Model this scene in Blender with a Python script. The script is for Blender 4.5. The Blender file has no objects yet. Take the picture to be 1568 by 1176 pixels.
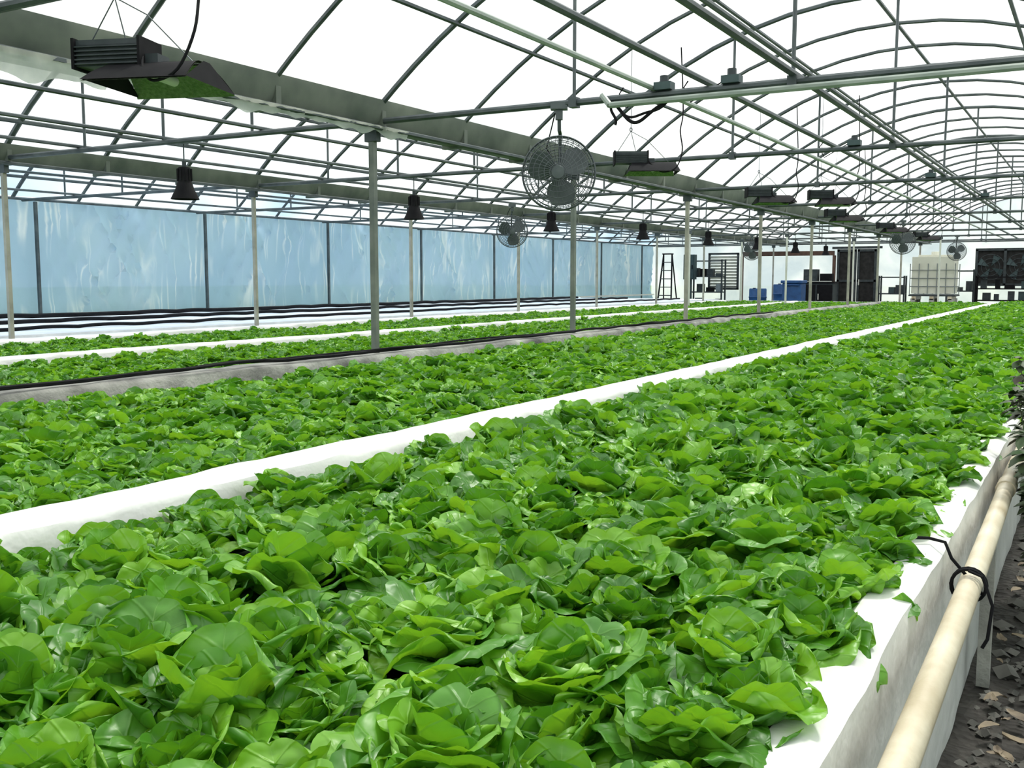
import bpy, math, random
from mathutils import Vector, Matrix, noise
random.seed(7)
R=random.uniform
sc=bpy.context.scene
# ---------------------------------------------------------------- materials
def newmat(name):
    m=bpy.data.materials.new(name); m.use_nodes=True
    nt=m.node_tree; nt.nodes.clear()
    out=nt.nodes.new('ShaderNodeOutputMaterial')
    return m,nt,out
def N(nt,t,**kw):
    n=nt.nodes.new(t)
    for k,v in kw.items():
        if k in n.inputs: n.inputs[k].default_value=v
        else: setattr(n,k,v)
    return n
def ramp(nt,fac,stops):
    r=nt.nodes.new('ShaderNodeValToRGB')
    e=r.color_ramp.elements
    while len(e)<len(stops): e.new(0.5)
    for i,(p,c) in enumerate(stops):
        e[i].position=p; e[i].color=(*c,1)
    nt.links.new(fac,r.inputs[0]); return r
def simple(name,c1,c2=None,rough=0.5,metal=0.0,scale=8,bump=0.0,bscale=40,spec=0.5):
    m,nt,out=newmat(name)
    p=N(nt,'ShaderNodeBsdfPrincipled'); p.inputs['Roughness'].default_value=rough; p.inputs['Metallic'].default_value=metal
    p.inputs['Specular IOR Level'].default_value=spec
    tc=N(nt,'ShaderNodeTexCoord')
    n=N(nt,'ShaderNodeTexNoise'); n.inputs['Scale'].default_value=scale; n.inputs['Detail'].default_value=5
    nt.links.new(tc.outputs['Object'],n.inputs['Vector'])
    if c2 is None: c2=tuple(x*0.8 for x in c1)
    r=ramp(nt,n.outputs[0],[(0.3,c2),(0.7,c1)])
    nt.links.new(r.outputs[0],p.inputs['Base Color'])
    if bump>0:
        n2=N(nt,'ShaderNodeTexNoise'); n2.inputs['Scale'].default_value=bscale; n2.inputs['Detail'].default_value=4
        nt.links.new(tc.outputs['Object'],n2.inputs['Vector'])
        b=N(nt,'ShaderNodeBump'); b.inputs['Strength'].default_value=bump; b.inputs['Distance'].default_value=0.02
        nt.links.new(n2.outputs[0],b.inputs['Height']); nt.links.new(b.outputs[0],p.inputs['Normal'])
    nt.links.new(p.outputs[0],out.inputs[0])
    return m
def film(name,transp,ca,cb,scale=0.6,diff=0.35,crease=False,det=4):
    m,nt,out=newmat(name)
    tc=N(nt,'ShaderNodeTexCoord')
    n=N(nt,'ShaderNodeTexNoise'); n.inputs['Scale'].default_value=scale; n.inputs['Detail'].default_value=det; n.inputs['Distortion'].default_value=0.4
    nt.links.new(tc.outputs['Object'],n.inputs['Vector'])
    r=ramp(nt,n.outputs[0],[(0.36,ca),(0.60,cb)])
    col=r.outputs[0]
    if crease:   # stress-whitened pull creases in the sheet
        prev=None
        for ang,sd in ((0.42,0),(-0.38,5),(0.12,9)):
            mp=N(nt,'ShaderNodeMapping'); mp.inputs['Rotation'].default_value=(ang,0,0); mp.inputs['Scale'].default_value=(1,1.9,0.12); mp.inputs['Location'].default_value=(sd,sd,0)
            nt.links.new(tc.outputs['Object'],mp.inputs[0])
            q=N(nt,'ShaderNodeTexNoise'); q.inputs['Scale'].default_value=1.2; q.inputs['Detail'].default_value=0
            nt.links.new(mp.outputs[0],q.inputs['Vector'])
            a=N(nt,'ShaderNodeMath',operation='SUBTRACT'); nt.links.new(q.outputs[0],a.inputs[0]); a.inputs[1].default_value=0.5
            b=N(nt,'ShaderNodeMath',operation='ABSOLUTE'); nt.links.new(a.outputs[0],b.inputs[0])
            rr=ramp(nt,b.outputs[0],[(0.0,(1,1,1)),(0.024,(0,0,0))])
            if prev is None: prev=rr.outputs[0]
            else:
                mm=N(nt,'ShaderNodeMath',operation='MAXIMUM'); nt.links.new(prev,mm.inputs[0]); nt.links.new(rr.outputs[0],mm.inputs[1]); prev=mm.outputs[0]
        big=N(nt,'ShaderNodeTexNoise'); big.inputs['Scale'].default_value=1.0; nt.links.new(tc.outputs['Object'],big.inputs['Vector'])
        br=ramp(nt,big.outputs[0],[(0.44,(0,0,0)),(0.62,(1,1,1))])
        pm=N(nt,'ShaderNodeMath',operation='MULTIPLY'); nt.links.new(prev,pm.inputs[0]); nt.links.new(br.outputs[0],pm.inputs[1])
        p2=N(nt,'ShaderNodeMath',operation='MULTIPLY'); nt.links.new(pm.outputs[0],p2.inputs[0]); p2.inputs[1].default_value=.75
        mx=N(nt,'ShaderNodeMix',data_type='RGBA'); nt.links.new(p2.outputs[0],mx.inputs[0]); nt.links.new(col,mx.inputs[6]); mx.inputs[7].default_value=(.92,.96,.98,1)
        col=mx.outputs[2]
    t=N(nt,'ShaderNodeBsdfTransparent'); tl=N(nt,'ShaderNodeBsdfTranslucent'); d=N(nt,'ShaderNodeBsdfDiffuse')
    for s in (tl,d): nt.links.new(col,s.inputs[0])
    nt.links.new(col,t.inputs[0])
    m1=N(nt,'ShaderNodeMixShader'); m1.inputs[0].default_value=diff
    nt.links.new(tl.outputs[0],m1.inputs[1]); nt.links.new(d.outputs[0],m1.inputs[2])
    m2=N(nt,'ShaderNodeMixShader'); m2.inputs[0].default_value=1-transp
    nt.links.new(t.outputs[0],m2.inputs[1]); nt.links.new(m1.outputs[0],m2.inputs[2])
    w=N(nt,'ShaderNodeTexNoise'); w.inputs['Scale'].default_value=3; w.inputs['Detail'].default_value=3
    nt.links.new(tc.outputs['Object'],w.inputs['Vector'])
    b=N(nt,'ShaderNodeBump'); b.inputs['Strength'].default_value=0.3; b.inputs['Distance'].default_value=0.05
    nt.links.new(w.outputs[0],b.inputs['Height'])
    for s in (tl,d): nt.links.new(b.outputs[0],s.inputs['Normal'])
    nt.links.new(m2.outputs[0],out.inputs[0])
    return m
M={}
M['roof']=film('roof_film',0.36,(0.81,0.85,0.87),(0.98,0.985,0.97),scale=.45,diff=.2,det=3)
M['roofblue']=film('blue_roof_film',0.34,(0.46,0.62,0.76),(0.86,0.92,0.95),scale=.30,diff=.25,det=2)  # patchy blue tint, used on the leftmost bay only
M['wallblue']=film('blue_wall_film',0.10,(0.41,0.58,0.74),(0.48,0.65,0.79),scale=0.5,diff=0.5,crease=True,det=1)
M['wallwhite']=film('white_wall_film',0.15,(0.55,0.62,0.68),(0.80,0.83,0.84))
M['flap']=film('loose_film',0.1,(0.75,0.78,0.74),(0.95,0.95,0.9),scale=5)
M['steel']=simple('galvanised_steel',(0.11,0.13,0.135),(0.045,0.058,0.065),rough=0.5,metal=0.4,scale=5)
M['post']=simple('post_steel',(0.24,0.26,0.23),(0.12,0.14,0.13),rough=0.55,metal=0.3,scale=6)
M['post2']=simple('pale_sunlit_post_steel',(0.46,0.44,0.38),(0.28,0.28,0.24),rough=0.55,metal=0.1,scale=6)  # pale beige steel; also carries the far posts' sunlight in its colour
M['gutter']=simple('gutter_steel',(0.19,0.21,0.18),(0.08,0.10,0.085),rough=0.65,metal=0.1,scale=2.5,spec=.3)
M['palepipe']=simple('pale_pipe',(0.33,0.38,0.34),(0.22,0.27,0.24),rough=0.4,scale=4)
M['whitepipe']=simple('white_pipe',(0.75,0.75,0.70),(0.6,0.61,0.55),rough=0.4,scale=4)
M['liner']=simple('white_liner',(0.86,0.86,0.84),(0.70,0.71,0.69),rough=0.45,scale=4,bump=0.6,bscale=8)
M['foam']=simple('foam_raft',(0.80,0.82,0.85),(0.64,0.67,0.71),rough=0.7,scale=6,bump=0.2)
M['darkraft']=simple('shaded_raft',(0.04,0.07,0.03),(0.01,0.02,0.008),rough=0.9,scale=14)  # white raft coloured dark to stand for the shade between heads
M['concrete']=simple('weathered_curb',(0.50,0.50,0.46),(0.10,0.10,0.095),rough=0.8,scale=3,bump=0.4)
M['cream']=simple('cream_pvc',(0.82,0.75,0.59),(0.55,0.46,0.31),rough=0.38,scale=7,bump=0.1)
M['black']=simple('black_plastic',(0.012,0.012,0.014),(0.006,0.006,0.008),rough=0.8,scale=10,spec=.15)
M['dgrey']=simple('dark_grey_metal',(0.06,0.072,0.078),(0.03,0.04,0.045),rough=0.55,metal=0.1,scale=10,spec=.3)
M['alu']=simple('hammered_aluminium',(0.30,0.36,0.25),(0.14,0.20,0.12),rough=0.3,metal=0.8,scale=60,bump=0.5,bscale=80)  # green of the reflected lettuce is tinted into the metal colour
M['fangrey']=simple('fan_grey',(0.10,0.12,0.125),(0.055,0.07,0.075),rough=0.5,metal=0.2,scale=8)
M['fanwire']=simple('fan_wire',(0.12,0.14,0.15),(0.07,0.08,0.09),rough=0.45,metal=0.4,scale=8)
M['cage']=simple('tank_cage',(0.30,0.33,0.34),(0.18,0.2,0.2),rough=0.4,metal=0.5,scale=8)
M['blue']=simple('blue_plastic',(0.02,0.10,0.30),(0.01,0.06,0.19),rough=0.4)
M['teal']=simple('teal_enamel',(0.045,0.08,0.085),(0.025,0.05,0.055),rough=0.6)
M['tank']=simple('milky_tank',(0.80,0.80,0.70),(0.62,0.62,0.52),rough=0.4,scale=2)
M['redwood']=simple('red_brown_timber',(0.13,0.07,0.05),(0.07,0.04,0.03),rough=0.8)
M['darkdoor']=simple('dark_door',(0.035,0.035,0.035),(0.015,0.015,0.015),rough=0.7,spec=.2)
M['rock']=simple('gravel_stone',(0.22,0.21,0.19),(0.05,0.05,0.045),rough=0.85,scale=6)
M['dryleaf']=simple('dry_leaf',(0.36,0.29,0.20),(0.13,0.10,0.075),rough=0.8,scale=20)
M['weed']=simple('weed_leaf',(0.035,0.10,0.02),(0.04,0.03,0.02),rough=0.6,scale=9)
M['grass']=simple('outside_grass',(0.12,0.2,0.06),(0.06,0.12,0.03),rough=0.9)
def soil():
    m,nt,out=newmat('damp_soil')
    tc=N(nt,'ShaderNodeTexCoord')
    n=N(nt,'ShaderNodeTexNoise'); n.inputs['Scale'].default_value=7; n.inputs['Detail'].default_value=10; n.inputs['Roughness'].default_value=0.7
    v=N(nt,'ShaderNodeTexVoronoi'); v.inputs['Scale'].default_value=38
    for a in (n,v): nt.links.new(tc.outputs['Object'],a.inputs['Vector'])
    r=ramp(nt,n.outputs[0],[(0.3,(0.012,0.010,0.008)),(0.55,(0.045,0.040,0.035)),(0.75,(0.12,0.11,0.095))])
    p=N(nt,'ShaderNodeBsdfPrincipled'); p.inputs['Roughness'].default_value=0.85
    b=N(nt,'ShaderNodeBump'); b.inputs['Strength'].default_value=0.8; b.inputs['Distance'].default_value=0.02
    nt.links.new(v.outputs[0],b.inputs['Height']); nt.links.new(b.outputs[0],p.inputs['Normal'])
    nt.links.new(r.outputs[0],p.inputs['Base Color']); nt.links.new(p.outputs[0],out.inputs[0]); return m
M['soil']=soil()
def lettucemat():
    m,nt,out=newmat('lettuce_leaf')
    L=nt.links.new
    uv=N(nt,'ShaderNodeUVMap',uv_map='UVMap')
    sep=N(nt,'ShaderNodeSeparateXYZ'); L(uv.outputs[0],sep.inputs[0])
    tc=N(nt,'ShaderNodeTexCoord'); oi=N(nt,'ShaderNodeObjectInfo')
    def math_(op,a,b=None,c=None):
        n=nt.nodes.new('ShaderNodeMath'); n.operation=op
        for i,x in enumerate((a,b,c)):
            if x is None: continue
            if isinstance(x,(int,float)): n.inputs[i].default_value=x
            else: L(x,n.inputs[i])
        return n.outputs[0]
    av=math_('ABSOLUTE',sep.outputs[1])
    att=N(nt,'ShaderNodeAttribute',attribute_name='tone')
    tone=att.outputs['Fac']
    n=N(nt,'ShaderNodeTexNoise'); n.inputs['Scale'].default_value=20; n.inputs['Detail'].default_value=4
    L(tc.outputs['Object'],n.inputs['Vector'])
    f=math_('ADD',math_('MULTIPLY',n.outputs[0],0.35),math_('MULTIPLY',tone,0.60))
    f=math_('ADD',f,math_('MULTIPLY',oi.outputs['Random'],0.14))
    r=ramp(nt,f,[(0.15,(0.036,0.155,0.012)),(0.5,(0.100,0.325,0.018)),(0.9,(0.26,0.54,0.038))])
    # soft wandering side veins
    wob=math_('MULTIPLY',n.outputs[0],2.5)
    vein=math_('SINE',math_('ADD',math_('MULTIPLY',math_('SUBTRACT',sep.outputs[0],math_('MULTIPLY',av,0.5)),26),wob))
    vs_=math_('POWER',math_('MAXIMUM',vein,0.0),9)
    veinm=math_('MULTIPLY',vs_,math_('MULTIPLY',math_('SUBTRACT',1.1,av),0.10))
    mid=math_('MULTIPLY',math_('LESS_THAN',av,math_('MULTIPLY',math_('SUBTRACT',1.0,sep.outputs[0]),0.05)),0.35)
    vm=math_('MAXIMUM',veinm,mid)
    mx=N(nt,'ShaderNodeMix',data_type='RGBA'); L(vm,mx.inputs[0]); L(r.outputs[0],mx.inputs[6]); mx.inputs[7].default_value=(0.34,0.60,0.14,1)
    p=N(nt,'ShaderNodeBsdfPrincipled'); p.inputs['Roughness'].default_value=0.40; p.inputs['Specular IOR Level'].default_value=0.7
    L(mx.outputs[2],p.inputs['Base Color'])
    t=N(nt,'ShaderNodeBsdfTranslucent')
    r2=ramp(nt,f,[(0.15,(0.10,0.38,0.008)),(0.9,(0.46,0.86,0.03))]); L(r2.outputs[0],t.inputs[0])
    n2=N(nt,'ShaderNodeTexNoise'); n2.inputs['Scale'].default_value=30; n2.inputs['Detail'].default_value=1.0
    L(tc.outputs['Object'],n2.inputs['Vector'])
    h=math_('ADD',n2.outputs[0],math_('MULTIPLY',vs_,-0.12))
    b=N(nt,'ShaderNodeBump'); b.inputs['Strength'].default_value=0.6; b.inputs['Distance'].default_value=0.018
    L(h,b.inputs['Height']); L(b.outputs[0],p.inputs['Normal']); L(b.outputs[0],t.inputs['Normal'])
    ms=N(nt,'ShaderNodeMixShader'); ms.inputs[0].default_value=0.26
    L(p.outputs[0],ms.inputs[1]); L(t.outputs[0],ms.inputs[2]); L(ms.outputs[0],out.inputs[0])
    return m
M['lettuce']=lettucemat()

# ---------------------------------------------------------------- mesh builder  (coords: X = metres to the LEFT of camera, Y along house, z up)
class MB:
    def __init__(s): s.v=[];s.f=[];s.m=[];s.mats=[]
    def mi(s,mat):
        mt=M[mat]
        if mt not in s.mats: s.mats.append(mt)
        return s.mats.index(mt)
    def add(s,vs,fs,mat):
        o=len(s.v); k=s.mi(mat)
        s.v+= [tuple(x) for x in vs]
        for f in fs: s.f.append(tuple(o+i for i in f)); s.m.append(k)
    def tube(s,pts,r,mat,n=8,closed=False):
        pts=[Vector(p) for p in pts]; vs=[];fs=[]
        up=None; K=len(pts)
        for i,p in enumerate(pts):
            if closed: t=(pts[(i+1)%K]-pts[i-1])
            else: t=(pts[min(i+1,K-1)]-pts[max(i-1,0)])
            t.normalize()
            if up is None:
                up=Vector((0,0,1)) if abs(t.z)<0.9 else Vector((1,0,0))
            a=t.cross(up)
            if a.length<1e-5: a=t.cross(Vector((0,1,0.1)))
            a.normalize(); b=a.cross(t).normalized(); up=b
            rr=r[i] if isinstance(r,(list,tuple)) else r
            for j in range(n):
                an=2*math.pi*(j+0.5)/n
                vs.append(p+a*math.cos(an)*rr+b*math.sin(an)*rr)
        L=K if closed else K-1
        for i in range(L):
            for j in range(n):
                i2=(i+1)%K
                fs.append((i*n+j,i*n+(j+1)%n,i2*n+(j+1)%n,i2*n+j))
        if not closed:
            fs.append(tuple(range(n-1,-1,-1))); fs.append(tuple((K-1)*n+j for j in range(n)))
        s.add(vs,fs,mat)
    def box(s,c,d,mat,rot=None):
        vs=[]
        for sx in(-1,1):
            for sy in(-1,1):
                for sz in(-1,1):
                    q=Vector((sx*d[0]/2,sy*d[1]/2,sz*d[2]/2))
                    if rot: q=rot@q
                    vs.append(Vector(c)+q)
        s.add(vs,[(0,1,3,2),(4,6,7,5),(0,4,5,1),(2,3,7,6),(0,2,6,4),(1,5,7,3)],mat)
    def lathe(s,prof,c,mat,n=24,axis='z',cap=False):
        vs=[];fs=[]
        for (r,h) in prof:
            for j in range(n):
                a=2*math.pi*j/n
                if axis=='z': vs.append((c[0]+r*math.cos(a),c[1]+r*math.sin(a),c[2]+h))
                else: vs.append((c[0]+r*math.cos(a),c[1]+h,c[2]+r*math.sin(a)))
        for i in range(len(prof)-1):
            for j in range(n): fs.append((i*n+j,i*n+(j+1)%n,(i+1)*n+(j+1)%n,(i+1)*n+j))
        s.add(vs,fs,mat)
    def obj(s,name,smooth=True,loc=None,rotz=0,flip=True,bevel=0):
        sx=-1 if flip else 1
        me=bpy.data.meshes.new(name)
        me.from_pydata([(sx*x,y,z) for x,y,z in s.v],[],[tuple(reversed(f)) if flip else f for f in s.f])
        for m in s.mats: me.materials.append(m)
        me.polygons.foreach_set('material_index',s.m)
        if smooth:
            me.polygons.foreach_set('use_smooth',[True]*len(me.polygons))
            try: me.set_sharp_from_angle(angle=math.radians(40))
            except Exception: pass
        me.update()
        o=bpy.data.objects.new(name,me); sc.collection.objects.link(o)
        if loc: o.location=(-loc[0],loc[1],loc[2])
        o.rotation_euler[2]=rotz
        if bevel:
            b=o.modifiers.new('bevel','BEVEL'); b.width=bevel; b.segments=2
        return o

CAM=1.2
GZ=CAM+1.25
B=3.6; Z0=6.6
ROW1=5.1; ROW2=9.9; WALL=15.1; RW=-1.2
YB=37.0; YF=-4.2
YA=YF+.08; YZ=YB-.08
BAYS=[(RW,ROW1,1.35),(ROW1,ROW2,1.15),(ROW2,WALL,1.2)]
def arch(bay,X):
    a,b,r=BAYS[bay]; c=(a+b)/2; h=(b-a)/2
    t=(X-c)/h
    return GZ+0.05+r*max(0,1-abs(t)**2.1)
trussZ=[Z0+B*k for k in range(-2,9)]
# ---------------- shell
mb=MB()
for bi,(a,b,r) in enumerate(BAYS):
    nx=28; ny=70; vs=[];fs=[]
    for j in range(ny+1):
        y=YF+(YB-YF)*j/ny
        for i in range(nx+1):
            th=math.pi*i/nx; X=(a+b)/2-(b-a)/2*math.cos(th)
            vs.append((X,y,arch(bi,X)+0.03))
    for j in range(ny):
        for i in range(nx):
            q=j*(nx+1)+i; fs.append((q,q+1,q+nx+2,q+nx+1))
    mb.add(vs,fs,'roofblue' if bi==2 else 'roof')
mb.obj('ceiling')
def gable(mb,y,mat):
    for bi,(a,b,r) in enumerate(BAYS):
        n=20; vs=[];fs=[]
        for i in range(n+1):
            X=a+(b-a)*i/n
            vs+= [(X,y,0),(X,y,arch(bi,X))]
        for i in range(n): fs.append((2*i,2*i+1,2*i+3,2*i+2))
        mb.add(vs,fs,mat)
mb=MB(); gable(mb,YB,'wallwhite'); mb.obj('wall_back')
mb=MB(); gable(mb,YF,'wallwhite'); mb.obj('wall_front')
mb=MB(); mb.add([(RW,YF,0),(RW,YB,0),(RW,YB,GZ+.05),(RW,YF,GZ+.05)],[(0,1,2,3)],'wallwhite'); mb.obj('wall_right')
mb=MB(); ny=620; nz=30; vs=[];fs=[]
for j in range(ny+1):
    y=YF+(YB-YF)*j/ny
    ph=((y-Z0-.3)/B)%1.0; pull=math.sin(math.pi*ph)**.6
    for i in range(nz+1):
        z=(GZ+.05)*i/nz
        n1=noise.noise(Vector((y*1.1+ (z*0.9 if ph<.5 else -z*0.9),z*0.25,3)))
        n2=1-abs(noise.noise(Vector((y*2.0+z*1.1,z*0.4,7))))*2
        n3=1-abs(noise.noise(Vector((y*2.3-z*1.3,z*0.3,11))))*2
        d=pull*(0.12*n1+0.09*max(0,n2)**5+0.09*max(0,n3)**5)-0.05*pull
        vs.append((WALL-0.02-d,y,z))
for j in range(ny):
    for i in range(nz):
        q=j*(nz+1)+i; fs.append((q,q+1,q+nz+2,q+nz+1))
mb.add(vs,fs,'wallblue'); mb.obj('wall_left')
mb=MB(); vs=[];fs=[]
nx=110; ny=300
def gz(X,y): return 0.03*noise.noise(Vector((X*3,y*3,0)))+0.015*noise.noise(Vector((X*11,y*11,5)))
for j in range(ny+1):
    y=YF+ (YB-YF)*(j/ny)
    for i in range(nx+1):
        t=i/nx; X=RW+(1.9*t/0.5 if t<0.5 else 1.9+(WALL-RW-1.9)*(t-0.5)/0.5)
        vs.append((X,y,gz(X,y)))
for j in range(ny):
    for i in range(nx):
        q=j*(nx+1)+i; fs.append((q,q+1,q+nx+2,q+nx+1))
mb.add(vs,fs,'soil'); mb.obj('floor')
mb=MB(); mb.add([(-150,-150,-.06),(150,-150,-.06),(150,200,-.06),(-150,200,-.06)],[(0,1,2,3)],'grass'); mb.obj('ground_outside')

# ---------------- frame
mb=MB()
for bi,(a,b,r) in enumerate(BAYS):
    y=Z0-B*3
    while y<YB-0.1:
        main=abs(((y-Z0)/B)-round((y-Z0)/B))<0.01
        pts=[]
        for i in range(25):
            th=math.pi*i/24; X=(a+b)/2-(b-a)/2*math.cos(th); pts.append((X,y,arch(bi,X)))
        rad=(0.024 if main else 0.020) if bi==0 else (.030 if main else .026)
        if y>YF+.1: mb.tube(pts,rad,'steel',6)
        y+=B/3
    fr=[0.13,0.32,0.5,0.68,0.87] if bi==0 else [0.07,0.2,0.35,0.5,0.65,0.80,0.93]
    for t in fr:
        X=a+(b-a)*t
        mb.tube([(X,YA,arch(bi,X)-0.02),(X,YZ,arch(bi,X)-0.02)],0.019 if bi==0 else .024,'steel',6)
mb.obj('roof_frame')
mb=MB()
for z in trussZ+[YB-0.12]:
    mb.tube([(RW+.08,z,GZ+.0),(WALL-.25,z,GZ+.0)],0.025,'steel',8)
    for X in (3.3,1.75,0.2):
        mb.tube([(X,z,GZ),(X,z,arch(0,X))],0.014,'steel',6)
        mb.box((X,z,GZ),(0.06,0.07,0.07),'steel')
    for X in (6.4,7.5,8.6):
        mb.tube([(X,z,GZ),(X,z,arch(1,X))],0.014,'steel',6)
    for X in (11.2,12.5,13.8):
        mb.tube([(X,z,GZ),(X,z,arch(2,X))],0.014,'steel',6)
mb.obj('cross_truss')
for X,dz,r in ((1.75,.05,.024),(1.66,.045,.016),(2.32,.05,.022),):
    mb=MB(); mb.tube([(X,YA,GZ+dz),(X,YZ,GZ+dz)],r,'steel',8)
    mb.obj('overhead_pipe')
mb=MB(); mb.tube([(2.7,YA,GZ+.045),(2.7,YZ,GZ+.045)],.018,'palepipe',8)
mb.obj('irrigation_pipe')
mb=MB(); mb.tube([(3.0,Z0-.05,GZ-.05),(RW+.1,Z0-.05,GZ-.05)],.022,'palepipe',8)
mb.tube([(3.0,Z0-.05,GZ-.05),(3.05,Z0-.02,GZ-.0),(3.08,Z0,GZ+.03)],.022,'palepipe',8); mb.obj('water_pipe')
for X in (6.3,7.5,8.7,11.3,13.6):
    mb=MB(); mb.tube([(X,YA,GZ+.04),(X,YZ,GZ+.04)],.017,'steel',6); mb.obj('overhead_pipe')
# gutters
for X in (ROW1,ROW2):
    mb=MB(); w=.13
    prof=[(-w,.12),(-w+.02,.12),(-w+.05,.0),(-.05,-.06),(.05,-.06),(w-.05,.0),(w-.02,.12),(w,.12),(w,.09),(w-.03,-.03),(.06,-.10),(-.06,-.10),(-w+.03,-.03),(-w,.09)]
    vs=[];fs=[];n=len(prof)
    for y in (YA,YZ):
        for p in prof: vs.append((X+p[0],y,GZ+.04+p[1]*(1 if X==ROW1 else .8)))
    for j in range(n): fs.append((j,(j+1)%n,n+(j+1)%n,n+j))
    mb.add(vs,fs,'gutter')
    mb.tube([(X-.12,YA,GZ-.06),(X-.12,YZ,GZ-.06)],.02,'steel',6)
    y=Z0-2*B
    while y<YZ:
        mb.box((X,y,GZ+.0),(.24,.05,.16),'gutter'); y+=B/3
    mb.obj('gutter')
for X in (WALL-.16,RW+.1):
    mb=MB(); mb.tube([(X,YA,GZ+.03),(X,YZ,GZ+.03)],.025,'steel',8); mb.obj('eave_rail')
mb=MB(); vs=[];fs=[]; n=160
for j in range(n+1):
    y=0.5+(Z0+.3-0.5)*j/n
    h=0.05+0.10*abs(noise.noise(Vector((y*1.3,0,0))))+0.06*noise.noise(Vector((y*5,2,0)))
    if 3.0<y<4.0: h+=0.05
    for k in range(4):
        vs.append((ROW1-0.145+0.02*noise.noise(Vector((y*8,k,1)))+k*0.012,y,GZ-.05-h*k/3))
for j in range(n):
    for k in range(3):
        q=j*4+k; fs.append((q,q+1,q+5,q+4))
mb.add(vs,fs,'flap'); mb.obj('loose_plastic_film')
def post(X,Y,top=GZ-.06,mat='post',w=.05,base=0):
    mb=MB(); mb.box((X,Y,(base+top)/2),(w,w,top-base),mat)
    mb.box((X,Y,top-.05),(w+.07,w+.012,.09),'steel')
    mb.box((X,Y,base+.02),(w+.08,w+.08,.02),mat)
    return mb.obj('support_post',smooth=False,bevel=.004)
for z in trussZ: post(ROW1,z,mat='post' if z<Z0+2*B else 'post2')  # far posts switch to the paler steel, sunlight painted into it
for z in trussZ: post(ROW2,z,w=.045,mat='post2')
mb=MB()
for k in range(-2,9):
    z=Z0+B*k+.3
    mb.box((WALL-.14,z,GZ/2),(.045,.045,GZ),'steel')
mb.box((WALL-.14,(YF+YB)/2,.62),(.05,YZ-YA,.05),'whitepipe')
mb.obj('wall_post',smooth=False)
for X,Y in ((8.8,24),(9.35,30),(7.2,27),(6.3,31),(3.9,30.7)):
    post(X,Y,top=GZ-.04,mat='whitepipe',w=.045)

# ---------------- beds
def extr(mb,prof,y0,y1,mat,ny=240,wob=0.012,seed=0,closed=False):
    vs=[];fs=[];n=len(prof)
    for j in range(ny+1):
        t=j/ny; y=y0+(y1-y0)*t**1.6
        for k,(X,z) in enumerate(prof):
            a=noise.noise(Vector((y*2.2,k*0.35,seed))); b=noise.noise(Vector((y*6,k*0.5,seed+9)))
            vs.append((X+wob*a+wob*.4*b,y,z+wob*.6*b*(1 if z>0.3 else 0)))
    for j in range(ny):
        for k in range(n-1):
            q=j*n+k; fs.append((q,q+1,q+n+1,q+n))
    fs.append(tuple(range(n))); fs.append(tuple(range(ny*n+n-1,ny*n-1,-1)))
    mb.add(vs,fs,mat)
BY0=-2.5; BY1=30.0
def curbprof(a,b,top,base=0.0):
    c=.03
    return [(a,base),(a-.0,top-.12),(a+.01,top-c),(a+.025,top-.008),(a+c+.02,top),(b-c-.02,top+.002),(b-.02,top-.01),(b-.005,top-c),(b,top-.12),(b,base)]
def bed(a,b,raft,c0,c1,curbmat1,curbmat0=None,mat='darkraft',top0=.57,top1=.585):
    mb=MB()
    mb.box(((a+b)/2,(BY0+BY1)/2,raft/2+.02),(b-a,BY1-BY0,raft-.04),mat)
    if curbmat0: extr(mb,curbprof(*c0,top0),BY0,BY1,curbmat0,seed=a)
    if curbmat1: extr(mb,curbprof(*c1,top1),BY0,BY1,curbmat1,seed=b)
    mb.box(((a+b)/2,BY1,.29),(b-a+.05,.05,.56),'liner')
    mb.obj('grow_bed')
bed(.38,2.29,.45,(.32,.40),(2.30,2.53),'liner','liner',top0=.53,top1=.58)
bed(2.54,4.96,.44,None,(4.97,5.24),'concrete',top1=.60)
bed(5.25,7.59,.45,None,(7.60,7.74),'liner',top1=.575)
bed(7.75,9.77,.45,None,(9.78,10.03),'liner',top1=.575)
bed(10.04,14.7,.60,None,(14.7,14.85),'liner',mat='foam',top1=.62)
mb=MB(); extr(mb,[(.42,.51),(.38,.552),(.33,.555),(.296,.54),(.288,.45),(.288,.25),(.287,.10),(.286,0)],BY0,BY1,'liner',ny=420,wob=.008,seed=4); 
mb.obj('bed_liner_skirt')
mb=MB()
def pipeX(y): return .218+.030*min(1,max(0,(y-1.2)/3.0))
pts=[(pipeX(y)+.004*noise.noise(Vector((y*.5,0,0))),y,.475+.008*noise.noise(Vector((y*.7,4,0)))) for y in [BY0+.25*i for i in range(128)]]
mb.tube(pts,.027,'cream',14)
for y in (3.9,9.8,16): 
    mb.tube([(pipeX(y),y-.06,.475),(pipeX(y),y+.06,.475)],.033,'cream',14)
mb.obj('pvc_pipe')
mb=MB()
for y in (1.2,3.2,5.6,8.5,12,16): mb.box((pipeX(y),y,.22),(.035,.035,.43),'concrete')
mb.obj('pipe_stake',smooth=False)
mb=MB()
pts=[]
for i in range(34):
    a=-.6+i/39*4*math.pi
    pts.append((pipeX(2.6)+.038*math.cos(a),2.56+.03*i/39,.477+.040*math.sin(a)))
pts+= [(.275,2.60,.53),(.292,2.61,.565),(.33,2.62,.568),(.37,2.60,.569),(.41,2.63,.56)]
mb.tube(pts,.004,'black',6)
mb.tube([(pipeX(2.6),2.56,.515),(.20,2.54,.51),(.175,2.52,.45),(.18,2.49,.38),(.19,2.48,.36)],.004,'black',6)
mb.obj('wire_tie')
mb=MB()
def hose(X0,z,y0,y1,amp,mat,r,seed,step=.12):
    pts=[];y=y0
    while y<y1:
        pts.append((X0+amp*noise.noise(Vector((y*.55,seed,0))),y,z+.012+.03*abs(noise.noise(Vector((y*1.1,seed,5)))))); y+=step
    mb.tube(pts,r,mat,6)
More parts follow.
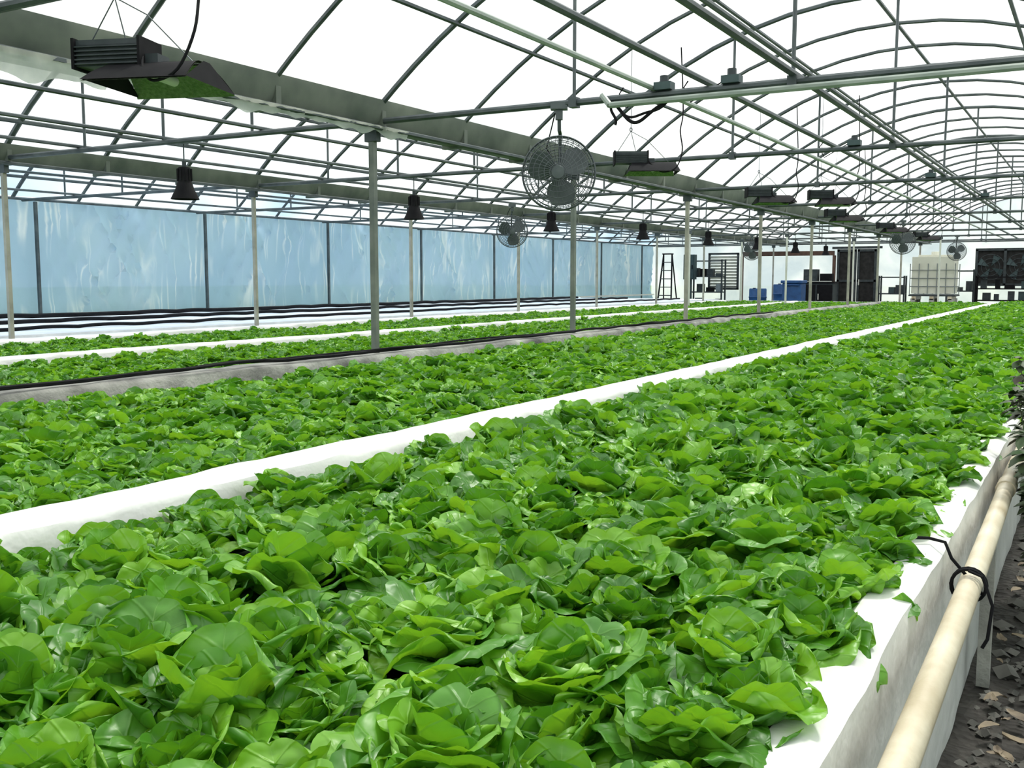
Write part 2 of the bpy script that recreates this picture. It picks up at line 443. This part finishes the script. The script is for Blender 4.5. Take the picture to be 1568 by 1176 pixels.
hose(5.02,.61,3.2,18,.12,'black',.013,1)
hose(5.05,.62,4.4,14,.16,'black',.009,5)
mb.obj('drip_hose')
mb=MB(); hose(10.9,.61,BY0,29,.08,'black',.022,2); mb.obj('black_pipe')
mb=MB(); hose(12.6,.615,BY0,29,.08,'black',.028,3); mb.obj('black_pipe')
mb=MB(); hose(14.3,.62,BY0,29,.06,'black',.035,6); mb.obj('black_pipe')

# ---------------- lettuce
def make_head(idx):
    rnd=random.Random(100+idx); V=[];F=[];UV=[];T=[]
    nl=24; nu=20; nv=18
    for i in range(nl):
        t=i/(nl-1)
        phi=i*2.39996+rnd.uniform(-.3,.3)
        L=(0.146*(1-t)+0.080*t)*rnd.uniform(.88,1.12)
        W=(0.092*(1-t)+0.058*t)*rnd.uniform(.9,1.15)
        a0=math.radians(44*(1-t)+90*t+rnd.uniform(-9,12))
        kind=rnd.random()
        if kind<.36: bend=math.radians(rnd.uniform(5,45))
        elif kind<.84: bend=math.radians(rnd.uniform(60,110))
        else: bend=math.radians(rnd.uniform(120,170))
        if t>.6: bend*=.7
        cup=rnd.uniform(-.75,.5)*(1-t)+rnd.uniform(.4,1.1)*t
        tw=rnd.uniform(-.4,.4)
        yaw=rnd.uniform(-.18,.18)
        r0=.014*(1-t)+.004
        tone=rnd.uniform(0,1)**1.15
        ruf=rnd.uniform(.003,.008); fr=rnd.uniform(4,7); ph=rnd.uniform(0,6)
        notch=rnd.uniform(0,.08)
        r=r0; z=0.02+.02*t; base=len(V); du=1/nu
        sd=rnd.uniform(0,50)
        prof=[]
        for a in range(nu+1):
            u=a/nu
            al=a0-bend*u**1.9
            if a>0: r+=math.cos(al)*L*du; z+=math.sin(al)*L*du
            prof.append((r,z,al))
        for a in range(nu+1):
            u=a/nu
            tt=min(1,u/.58); s=tt*tt*(3-2*tt)
            w=W*(.20+.80*s)*(1-.12*u**6)
            for b in range(nv+1):
                v=-1+2*b/nv
                uu=u*(1-.40*abs(v)**2.4*u**1.2)*(1-notch*math.exp(-(v*6)**2)*u**4)
                k=uu*nu; k0=min(int(k),nu-1); kf=k-k0
                rr=prof[k0][0]*(1-kf)+prof[k0+1][0]*kf; zz=prof[k0][1]*(1-kf)+prof[k0+1][1]*kf; al=prof[k0][2]*(1-kf)+prof[k0+1][2]*kf
                nn=Vector((-math.sin(al),0,math.cos(al)))
                off=cup*w*(v*v)*.75
                side=w*v*(1-.22*min(1,abs(cup))*v*v)*(1-.20*u**8*abs(v))
                off+=ruf*math.sin(fr*u*2+ph+(2 if v>0 else 0)+v*3)*abs(v)**2*(.3+u)
                p=Vector((rr,0,zz))+nn*off+Vector((0,side+yaw*u*u*L*.5,0))
                p+=nn*(tw*side*u*.5)
                q=Vector((uu*L*32+sd,v*w*32,sd))
                bl=noise.noise(q)*.0045+abs(noise.noise(q*.55+Vector((9,9,9))))*.014+abs(noise.noise(q*1.3+Vector((3,1,9))))*.0055
                rib=-.004*math.exp(-(v*7)**2)
                p+=nn*((bl-.008)*min(1,u*3)+rib)
                c,s_=math.cos(phi),math.sin(phi)
                V.append((p.x*c-p.y*s_,p.x*s_+p.y*c,max(p.z,.0))); UV.append((u,v)); T.append(tone)
        for a in range(nu):
            for b in range(nv):
                q=base+a*(nv+1)+b; F.append((q,q+1,q+nv+2,q+nv+1))
    me=bpy.data.meshes.new('lettuce_head_%d'%idx); me.from_pydata(V,[],F)
    me.materials.append(M['lettuce'])
    me.polygons.foreach_set('use_smooth',[True]*len(F))
    ul=me.uv_layers.new(name='UVMap')
    for l in me.loops: ul.data[l.index].uv=UV[l.vertex_index]
    at=me.attributes.new('tone','FLOAT','POINT'); at.data.foreach_set('value',T)
    me.update()
    return bpy.data.objects.new('lettuce_head_%d'%idx,me)
coll=bpy.data.collections.new('lettuce_heads')
NV=14
for i in range(NV): coll.objects.link(make_head(i))
tree=bpy.data.node_groups.new('lettuce_scatter','GeometryNodeTree'); tree.is_modifier=True
tree.interface.new_socket('Geometry',in_out='INPUT',socket_type='NodeSocketGeometry')
tree.interface.new_socket('Geometry',in_out='OUTPUT',socket_type='NodeSocketGeometry')
gi=tree.nodes.new('NodeGroupInput'); go=tree.nodes.new('NodeGroupOutput')
ip=tree.nodes.new('GeometryNodeInstanceOnPoints'); ci=tree.nodes.new('GeometryNodeCollectionInfo')
ci.inputs['Collection'].default_value=coll; ci.inputs['Separate Children'].default_value=True; ci.inputs['Reset Children'].default_value=True
ip.inputs['Pick Instance'].default_value=True
def na(name,dt):
    n=tree.nodes.new('GeometryNodeInputNamedAttribute'); n.data_type=dt; n.inputs['Name'].default_value=name
    return n.outputs['Attribute']
tree.links.new(gi.outputs[0],ip.inputs['Points']); tree.links.new(ci.outputs[0],ip.inputs['Instance'])
tree.links.new(na('idx','INT'),ip.inputs['Instance Index'])
tree.links.new(na('rot','FLOAT_VECTOR'),ip.inputs['Rotation'])
tree.links.new(na('scl','FLOAT_VECTOR'),ip.inputs['Scale'])
tree.links.new(ip.outputs[0],go.inputs[0])
def crop(a,b,z,sp,scale,y0=BY0+.1,y1=BY1-.1,zs=1.0,e0=.9,ez0=0.0):
    P=[];Rr=[];S=[];I=[]
    nx=max(1,int(round((b-a)/sp))); y=y0; row=0
    while y<y1:
        for i in range(nx+1):
            X=a+(b-a)*i/nx+(sp*.25 if row%2 else -sp*.25)
            X=min(max(X+R(-.035,.035),a),b)
            edge=i==0 or i==nx
            P.append((-X,y+R(-.04,.04),z+R(-.022,.022)-(.01 if i==nx else 0)+(ez0 if i==0 else 0)))
            ti=.10 if edge else .26
            Rr+= [R(-ti,ti),R(-ti,ti),R(0,6.283)]
            s=scale*(R(.95,1.05)*(e0 if i==0 else .88) if edge else R(.82,1.2)); S+= [s,s,s*zs*R(.9,1.15)]; I.append(random.randrange(NV))
        y+=sp*.92; row+=1
    me=bpy.data.meshes.new('lettuce_crop'); me.from_pydata(P,[],[])
    me.attributes.new('rot','FLOAT_VECTOR','POINT').data.foreach_set('vector',Rr)
    me.attributes.new('scl','FLOAT_VECTOR','POINT').data.foreach_set('vector',S)
    me.attributes.new('idx','INT','POINT').data.foreach_set('value',I)
    o=bpy.data.objects.new('lettuce_crop',me); sc.collection.objects.link(o)
    g=o.modifiers.new('scatter','NODES'); g.node_group=tree
crop(.425,2.17,.455,.19,1.12,e0=.92,ez0=.02)
crop(2.66,4.82,.442,.186,1.0)
crop(5.38,7.46,.452,.16,.73)
crop(7.86,9.64,.452,.16,.73)

# ---------------- fan
def fan(X,Y,Z,top,rz=0.3,s=1.0):
    mb=MB(); r=.262
    def ring(rad,y,w,n=40): mb.tube([(rad*math.cos(2*math.pi*i/n),y,rad*math.sin(2*math.pi*i/n)) for i in range(n)],w,'fanwire',5,closed=True)
    for sgn in (-1,1):
        for rad in (.06,.10,.14,.18,.215,.243): ring(rad,sgn*(.09*math.sqrt(max(0,1-(rad/.29)**2))+.012),.0028)
        for i in range(36):
            a=2*math.pi*i/36; pts=[]
            for k in range(7):
                rr=.045+(r-.045)*k/6; aa=a+.25*(k/6)*sgn
                pts.append((rr*math.cos(aa),sgn*(.09*math.sqrt(max(0,1-(rr/.29)**2))+.012),rr*math.sin(aa)))
            pts.append((r*math.cos(a+.25*sgn),0,r*math.sin(a+.25*sgn)))
            mb.tube(pts,.0024,'fanwire',4)
        mb.lathe([(0,sgn*.108),(.045,sgn*.106),(.05,sgn*.098)],(0,0,0),'fangrey',20,'y')
    ring(r,0,.008); ring(r,.03,.005); ring(r,-.03,.005)
    for k in range(3):
        a0=k*2*math.pi/3+.4; vs=[];fs=[]
        for i in range(7):
            rr=.04+.19*i/6; hw=(.30+.42*math.sin(math.pi*min(1,.25+i/8)))*1.1
            for j in range(7):
                q=-1+2*j/6; a=a0+q*hw
                vs.append((rr*math.cos(a),-q*.035*(1.0-.3*i/6),rr*math.sin(a)))
        for i in range(6):
            for j in range(6):
                o=i*7+j; fs.append((o,o+1,o+8,o+7))
        mb.add(vs,fs,'fangrey')
    mb.lathe([(0,-.05),(.035,-.045),(.045,-.02),(.045,.03),(.06,.04),(.06,.15),(.05,.165),(0,.17)],(0,0,0),'dgrey',20,'y')
    h=top-Z
    mb.tube([(0,.14,0),(0,.16,.12),(0,.14,.30),(0,.03,.31),(0,0,h)],.014,'steel',8)
    mb.box((0,0,h-.015),(.12,.09,.05),'steel'); mb.box((0,0,h-.06),(.05,.05,.10),'steel')
    mb.tube([(.02,.16,.05),(.10,.15,.2),(.06,.08,.33),(.03,.02,h-.06)],.005,'black',5)
    mb.obj('circulation_fan',loc=(X,Y,Z),rotz=rz)
fan(3.42,Z0,CAM+.76,GZ,rz=.42)
fan(8.6,14.9,CAM+.80,GZ+.0,rz=.6)
fan(3.7,Z0+B*4.6,CAM+.8,GZ,rz=.2)
fan(8.5,Z0+B*6,CAM+.8,GZ,rz=.1)
fan(3.6,Z0+B*7.0,CAM+.8,GZ,rz=.2)
# ---------------- grow light (ballast + open reflector)
def growlight(X,Y,Z,rz=0.0,topz=None,s=1.0):
    mb=MB(); topz=topz or arch(0,X); h=(topz-Z)/s
    mb.box((0,0,0),(.30,.15,.09),'dgrey')
    for i in range(9):
        mb.box((0,-.072+.018*i,.052),(.30,.006,.03),'dgrey')
    for i in range(5):
        mb.box((0,-.082,-.036+.018*i),(.30,.016,.006),'dgrey'); mb.box((0,.082,-.036+.018*i),(.30,.016,.006),'dgrey')
    for sx in (-1,1): mb.box((sx*.155,0,.008),(.012,.19,.13),'black')
    mb.box((-.17,0,-.03),(.10,.10,.07),'dgrey')
    n=8
    for sy in (-1,1):
        vs=[];fs=[]
        for i in range(n+1):
            t=i/n; yy=sy*(.03+.20*t); zz=-.03-.10*t**1.5
            vs+=[( -.02+.06*t,yy,zz),(-.40-.04*t,yy,zz)]
        for i in range(n): fs.append((2*i,2*i+1,2*i+3,2*i+2))
        mb.add(vs,fs,'black')
        mb.add([(x,y*.985,z-.006) for x,y,z in vs],fs,'alu')
    mb.add([(-.02,-.03,-.028),(-.40,-.03,-.028),(-.40,.03,-.028),(-.02,.03,-.028)],[(0,1,2,3)],'black')
    for xx,k in ((.0,0),(-.42,1)):
        e=(.03 if k==0 else -.02)
        mb.add([(xx,-.03,-.03),(xx,.03,-.03),(xx+e,.23,-.13),(xx+e,-.23,-.13)],[(0,1,2,3)],'black')
    mb.lathe([(0,-.1),(.022,-.09),(.022,.09),(0,.1)],(-.22,0,-.09),'whitepipe',12,'y')
    for xx in (-.05,.13):
        mb.tube([(xx,0,.06),(xx*.3,0,.20),(0,0,.26)],.003,'steel',5)
    mb.tube([(-.36,0,-.03),(-.15,0,.18),(0,0,.26)],.003,'steel',5)
    mb.tube([(0,0,.26),(0,0,h)],.003,'steel',5)
    mb.tube([(.012*math.cos(a/8*6.283),0,.275+.018*math.sin(a/8*6.283)) for a in range(8)],.004,'steel',5,closed=True)
    pts=[(-.15,-.05,-.0),(-.20,-.14,-.08),(-.28,-.20,-.14),(-.40,-.22,-.10),(-.46,-.18,.06),(-.45,-.1,.25),(-.48,-.05,.45),(-.46,0,h)]
    P=[]
    for i in range(len(pts)-1):
        p0=Vector(pts[max(i-1,0)]);p1=Vector(pts[i]);p2=Vector(pts[i+1]);p3=Vector(pts[min(i+2,len(pts)-1)])
        for k in range(5):
            t=k/5; P.append(.5*((2*p1)+(-p0+p2)*t+(2*p0-5*p1+4*p2-p3)*t*t+(-p0+3*p1-3*p2+p3)*t**3))
    P.append(Vector(pts[-1])); mb.tube(P,.0065,'black',6)
    o=mb.obj('grow_light',loc=(X,Y,Z),rotz=rz); o.scale=(s,s,s)
growlight(4.24,3.46,CAM+1.08,rz=.35,s=1.12)
growlight(3.90,9.0,CAM+1.13,rz=.5)
growlight(3.85,13.0,CAM+1.10,rz=.5)
growlight(3.3,14.0,CAM+1.12,rz=.4)
growlight(3.9,17.6,CAM+1.1,rz=.5)
growlight(3.9,22.2,CAM+1.1,rz=.5)
growlight(3.9,27.0,CAM+1.1,rz=.5)
for k in range(0,8):
    y=Z0+B*k+.05
    mb=MB(); 
    mb.lathe([(.0,.15),(.05,.15),(.055,.14),(.06,.02),(.07,0),(.085,-.05),(.125,-.13),(.128,-.14),(.12,-.135),(.08,-.05),(.05,0),(0,.01)],(0,0,0),'black',20)
    for i in range(10):
        a=i/10*6.283; mb.box((.062*math.cos(a),.062*math.sin(a),.08),(.012,.012,.11),'black')
    mb.tube([(0,0,.15),(0,0,.20)],.02,'dgrey',8)
    mb.tube([(0,0,.20),(.0,0,GZ-(CAM+.87))],.006,'steel',6)
    mb.box((0,0,GZ-(CAM+.87)),(.07,.06,.05),'steel')
    mb.obj('pendant_lamp',loc=(7.3,y,CAM+.87))
for X,Y in ((2.62,Z0),(2.15,Z0),(2.1,Z0+B),(1.9,Z0+2*B),(1.6,Z0+3*B)):
    mb=MB(); mb.box((0,0,0),(.12,.09,.05),'teal'); mb.tube([(0,0,.02),(0,0,.07)],.03,'dgrey',8)
    mb.tube([(.05,0,0),(.16,.02,-.05),(.28,0,-.12),(.33,0,-.02),(.30,0,.02)],.005,'black',5)
    mb.obj('junction_box',loc=(X,Y,GZ+.05))
mb=MB()
for ph_,rr_ in ((0,.012),(1.2,.009)):
    Q=[]
    for i in range(40):
        t=i/39; Q.append((2.98-.42*t,Z0-.03,GZ-.03-.13*math.sin(math.pi*t)*(1+.3*math.sin(ph_+6*t))))
    mb.tube(Q,rr_,'black',6)
Q=[(2.98+.02*math.sin(i*.5),Z0-.03,GZ-.02-.015*i) for i in range(12)]
mb.tube(Q,.01,'black',6)
mb.obj('electric_cable')

# ---------------- far end furniture
def XA(px,Z): d=1685-px; return .75*d*Z/(1550-.433*d)
mb=MB()
for s in (-1,1):
    mb.tube([(s*.28,-.35,0),(s*.16,0,2.1)],.03,'black',6); mb.tube([(s*.28,.35,0),(s*.16,0,2.1)],.025,'black',6)
for i in range(1,7):
    t=i/7; mb.box((0,-.35*(1-t),2.1*t),(.56-.24*t,.09,.03),'dgrey')
mb.box((0,0,2.1),(.36,.2,.04),'black'); mb.obj('step_ladder',loc=(XA(1027,35),35,0.02))
mb=MB(); mb.box((0,0,0),(.42,.25,.9),'teal'); mb.box((0,-.14,0),(.36,.03,.82),'teal'); mb.box((-.14,-.165,0),(.03,.03,.14),'black')
mb.box((0,.08,-1.0),(.08,.08,1.2),'teal'); mb.obj('electrical_cabinet',smooth=False,loc=(XA(1061,35.5),35.5,1.65))
def rack(px,Z,w,h,mat,n=4,items=True,its=('black','dgrey','teal','cage','whitepipe')):
    mb=MB()
    for sx in (-1,1):
        for sy in (-.2,.2): mb.box((sx*w/2,sy,h/2),(.05,.05,h),mat)
    for i in range(n):
        z=.15+(h-.2)*i/(n-1); mb.box((0,0,z),(w,.45,.04),mat)
        if items and i<n-1:
            x=-w/2+.15
            while x<w/2-.15:
                hh=R(.10,.34); mb.box((x,R(-.05,.05),z+.02+hh/2),(R(.12,.3),.25,hh),random.choice(its)); x+=R(.25,.45)
    return mb.obj('storage_rack',smooth=False,loc=(XA(px,Z),Z,0.02))
rack(1088,36,1.2,1.9,'dgrey')
def louvre(px,Z,w,h,z,mat,frame):
    mb=MB()
    for sx in(-1,1): mb.box((sx*w/2,0,0),(.07,.08,h),frame)
    for sz in(-1,1): mb.box((0,0,sz*h/2),(w+.07,.08,.07),frame)
    n=int(h/.11)
    rot=Matrix.Rotation(.6,3,'X')
    for i in range(n): mb.box((0,0,-h/2+.08+i*(h-.1)/n),(w-.05,.02,.09),mat,rot)
    mb.obj('window_%d'%louvre.n,smooth=False,loc=(XA(px,Z),Z,z)); louvre.n+=1
louvre.n=1
louvre(1112,36.85,1.1,1.3,1.5,'whitepipe','dgrey')
mb=MB(); xa,xb=XA(1280,36.7),XA(1140,36.7)
mb.box(((xa+xb)/2,36.7,2.12),(xb-xa,.08,.16),'redwood')
for x in (xa,xb): mb.box((x,36.7,1.02),(.10,.1,2.04),'redwood')
mb.obj('door_frame',smooth=False)
def barrel(px,Z,mat='blue',s=1):
    mb=MB(); p=[(0,.0),(.27,.0),(.285,.03),(.285,.26),(.30,.29),(.285,.32),(.285,.56),(.30,.59),(.285,.62),(.285,.84),(.27,.88),(.0,.88)]
    mb.lathe([(a*s,b*s) for a,b in p],(0,0,0),mat,24); mb.lathe([(0,.9*s),(.05,.9*s),(.05,.87*s)],(.12,0,0),'black',10)
    mb.obj('water_barrel',loc=(XA(px,Z),Z,0.02))
barrel(1165,33.5); barrel(1203,35.2,s=1.15)
mb=MB(); mb.box((0,0,.55),(.62,.6,1.0),'blue'); mb.box((0,-.02,1.1),(.70,.68,.10),'blue'); mb.box((0,-.34,1.0),(.5,.06,.05),'blue')
for s in(-1,1): mb.lathe([(0,-.04),(.1,-.04),(.1,.04),(0,.04)],(s*.25,.3,.1),'black',16,'y')
mb.obj('wheeled_bin',smooth=False,bevel=.03,loc=(XA(1220,33.2),33.2,0.02))
mb=MB(); mb.box((0,0,.55),(1.1,.6,1.0),'dgrey'); mb.box((0,0,1.08),(1.2,.7,.06),'black')
for sx in(-.28,.28): mb.box((sx,-.31,.55),(.5,.03,.9),'black'); mb.box((sx+.2,-.34,.6),(.03,.03,.2),'whitepipe')
mb.box((.25,.05,1.32),(.45,.35,.4),'dgrey'); mb.box((-.25,.1,1.25),(.4,.3,.25),'black')
mb.obj('tool_cabinet',smooth=False,loc=(XA(1257,35),35,0.02))
mb=MB(); xa,xb=XA(1346,36.8),XA(1284,36.8); w=xb-xa; c=(xa+xb)/2
for k in(0,1):
    cx=c-w/4+k*w/2
    mb.box((cx,36.8,1.15),(w/2-.03,.05,2.2),'darkdoor')
    for zz in(.1,1.15,2.2): mb.box((cx,36.75,zz),(w/2-.06,.04,.08),'dgrey')
    for xx in(-1,1): mb.box((cx+xx*(w/4-.06),36.75,1.15),(.08,.04,2.2),'dgrey')
    mb.box((cx+(.5-k)*.5,36.72,1.1),(.03,.05,.2),'whitepipe')
mb.box((c,36.75,2.3),(w+.3,.1,.08),'dgrey')
mb.obj('door_1',smooth=False)
mb=MB(); w=1.25; h=1.15; z0=.75
mb.box((0,0,z0+h/2),(w-.08,1.0,h-.06),'tank'); mb.box((0,0,z0+h),(w*.7,.7,.06),'tank')
mb.lathe([(0,.1),(.12,.1),(.13,0)],(0,0,z0+h+.03),'tank',16)
for i in range(6):
    x=-w/2+w*i/5
    mb.tube([(x,-.54,z0-.05),(x,-.54,z0+h*.8)],.014,'cage',6); mb.tube([(x,.54,z0-.05),(x,.54,z0+h*.8)],.014,'cage',6)
for i in range(4):
    z=z0+h*i/5*1.05
    mb.tube([(-w/2,-.54,z),(w/2,-.54,z),(w/2,.54,z),(-w/2,.54,z)],.014,'cage',6,closed=True)
for sx in(-.5,0,.5):
    mb.box((sx,0,z0-.10),(.12,1.1,.12),'cream'); mb.box((sx*1.05,0,.32),(.14,1.1,.62),'concrete')
mb.box((0,0,z0-.03),(w+.05,1.12,.04),'dgrey')
mb.obj('ibc_water_tank',smooth=False,bevel=.01,loc=(XA(1434,33),33,0))
rack(1538,35.4,1.5,1.3,'black',4,its=('black','dgrey','dgrey','teal'))
rack(1474,36,.8,1.5,'dgrey',3)
rack(1370,36,.8,1.3,'dgrey',3)
def exhaust(px,Z,w,h,z):
    mb=MB()
    mb.box((0,.05,0),(w,.03,h),'darkdoor')
    for sx in(-1,0,1): mb.box((sx*w/2,0,0),(.08,.10,h),'dgrey')
    for sz in(-1,1): mb.box((0,0,sz*h/2),(w+.08,.10,.08),'dgrey')
    for sx in(-.5,.5):
        for rad in(.14,.28,.42): mb.tube([(sx*w/2+rad*math.cos(i/24*6.283),-.04,rad*math.sin(i/24*6.283)) for i in range(24)],.009,'dgrey',5,closed=True)
        for k in range(4):
            a=k*1.571+.5; mb.add([(sx*w/2+.05*math.cos(a),-.02,.05*math.sin(a)),(sx*w/2+.40*math.cos(a-.3),-.03,.40*math.sin(a-.3)),(sx*w/2+.42*math.cos(a+.3),.01,.42*math.sin(a+.3))],[(0,1,2)],'teal')
    mb.obj('exhaust_fan',smooth=False,loc=(XA(px,Z),Z,z))
exhaust(1540,36.85,1.7,1.15,1.6)

# ---------------- ground debris
mb=MB(); 
ico=[(0,0,1)]+[(math.cos(a)*.9,math.sin(a)*.9,.35*(1 if i%2 else -1)) for i,a in enumerate([k*6.283/6 for k in range(6)])]+[(0,0,-1)]
icf=[(0,1+i,1+(i+1)%6) for i in range(6)]+[(7,1+(i+1)%6,1+i) for i in range(6)]
for i in range(6500):
    y=.6+12*random.random()**1.6; X=R(-1.1,.24); s=R(.006,.020)*(1 if random.random()<.90 else 2.2)
    az=R(0,6.28); c,sn=math.cos(az),math.sin(az); sy=R(.6,1.3); sz=R(.35,.8)
    z=gz(X,y)+s*.25
    mb.add([(X+s*(a*c-b*sy*sn)*R(.8,1.2),y+s*(a*sn+b*sy*c),z+s*d*sz) for a,b,d in ico],icf,'rock')
mb.obj('gravel',smooth=False)
mb=MB()
for i in range(800):
    y=.8+10*random.random()**1.7; X=R(-.7,.22); s=R(.015,.055); az=R(0,6.28); c,sn=math.cos(az),math.sin(az)
    vs=[];fs=[]
    cu=R(-.8,.8)
    for a in range(5):
        u=a/4; w=.45*math.sin(math.pi*(.08+.86*u))
        for q in(-1,0,1):
            x=(u-.5)*2*s; yv=q*w*s; zz=.03+s*cu*((u-.5)**2)*2+abs(q)*s*.15+R(0,.004)
            vs.append((X+x*c-yv*sn,y+x*sn+yv*c,zz))
    for a in range(4):
        for q in(0,1): o=a*3+q; fs.append((o,o+1,o+4,o+3))
    mb.add(vs,fs,'dryleaf')
mb.obj('dry_leaves')
def weed(X,Y,h,n,seed,sp=1.0):
    rr=random.Random(seed); mb=MB()
    for s in range(n):
        a=rr.uniform(0,6.28); lean=rr.uniform(.05,.22)*sp; hh=h*rr.uniform(.7,1.03)
        P=[(lean*hh*t*t*math.cos(a)*1.0,lean*hh*t*t*math.sin(a)*2,hh*t) for t in [i/8 for i in range(9)]]
        mb.tube(P,[.0035*(1-.6*i/8) for i in range(9)],'weed',5)
        for k in range(60):
            t=rr.uniform(.45,1); i=min(7,int(t*8)); p=Vector(P[i]).lerp(Vector(P[i+1]),t*8-i if t<1 else 1)
            az=rr.uniform(0,6.28); L=rr.uniform(.04,.085); d=Vector((math.cos(az),math.sin(az),rr.uniform(-.5,.5))).normalized(); sd=d.cross(Vector((0,0,1))).normalized()*L*.26
            up=Vector((0,0,-L*.15))
            mb.add([p,p+d*L*.35+sd+up*.3,p+d*L*.7+sd*.8+up*.6,p+d*L+up*1.6,p+d*L*.7-sd*.8+up*.6,p+d*L*.35-sd+up*.3,p+d*L*.5-up*.3],[(0,1,6),(1,2,6),(2,3,6),(3,4,6),(4,5,6),(5,0,6)],'weed')
    mb.obj('weed_plant',loc=(X,Y,0.0),flip=True)
weed(.15,4.0,.96,9,1,.8); weed(.13,4.3,1.04,9,2,.8); weed(.11,3.7,.74,7,4,.7)
# ---------------- lighting
w=bpy.data.worlds.new('sky'); sc.world=w; w.use_nodes=True; nt=w.node_tree; nt.nodes.clear()
o=nt.nodes.new('ShaderNodeOutputWorld'); bg=nt.nodes.new('ShaderNodeBackground')
tc=nt.nodes.new('ShaderNodeTexCoord'); n=nt.nodes.new('ShaderNodeTexNoise'); n.inputs['Scale'].default_value=2.2; n.inputs['Detail'].default_value=6
nt.links.new(tc.outputs['Generated'],n.inputs['Vector'])
r=ramp(nt,n.outputs[0],[(0.38,(0.74,0.82,0.89)),(0.58,(1.0,1.0,1.0))])
nt.links.new(r.outputs[0],bg.inputs[0]); bg.inputs[1].default_value=1.1; nt.links.new(bg.outputs[0],o.inputs[0])
sd=bpy.data.lights.new('sun','SUN'); sd.energy=6.6; sd.angle=math.radians(9); sd.color=(1,.97,.9)
so=bpy.data.objects.new('sun',sd); sc.collection.objects.link(so)
dirv=Vector((-0.10,-0.62,-1.0))
so.rotation_euler=dirv.to_track_quat('-Z','Y').to_euler()
# ---------------- camera
cd=bpy.data.cameras.new('camera'); cd.sensor_width=36; cd.lens=1550/1568*36; cd.clip_start=.05; cd.clip_end=500
co=bpy.data.objects.new('camera',cd); sc.collection.objects.link(co)
co.location=(0,0,CAM); co.rotation_euler=(math.radians(90-5.9),0,math.radians(30.0))
sc.camera=co
sc.view_settings.view_transform='Standard'
sc.view_settings.look='None'
sc.view_settings.exposure=0.0
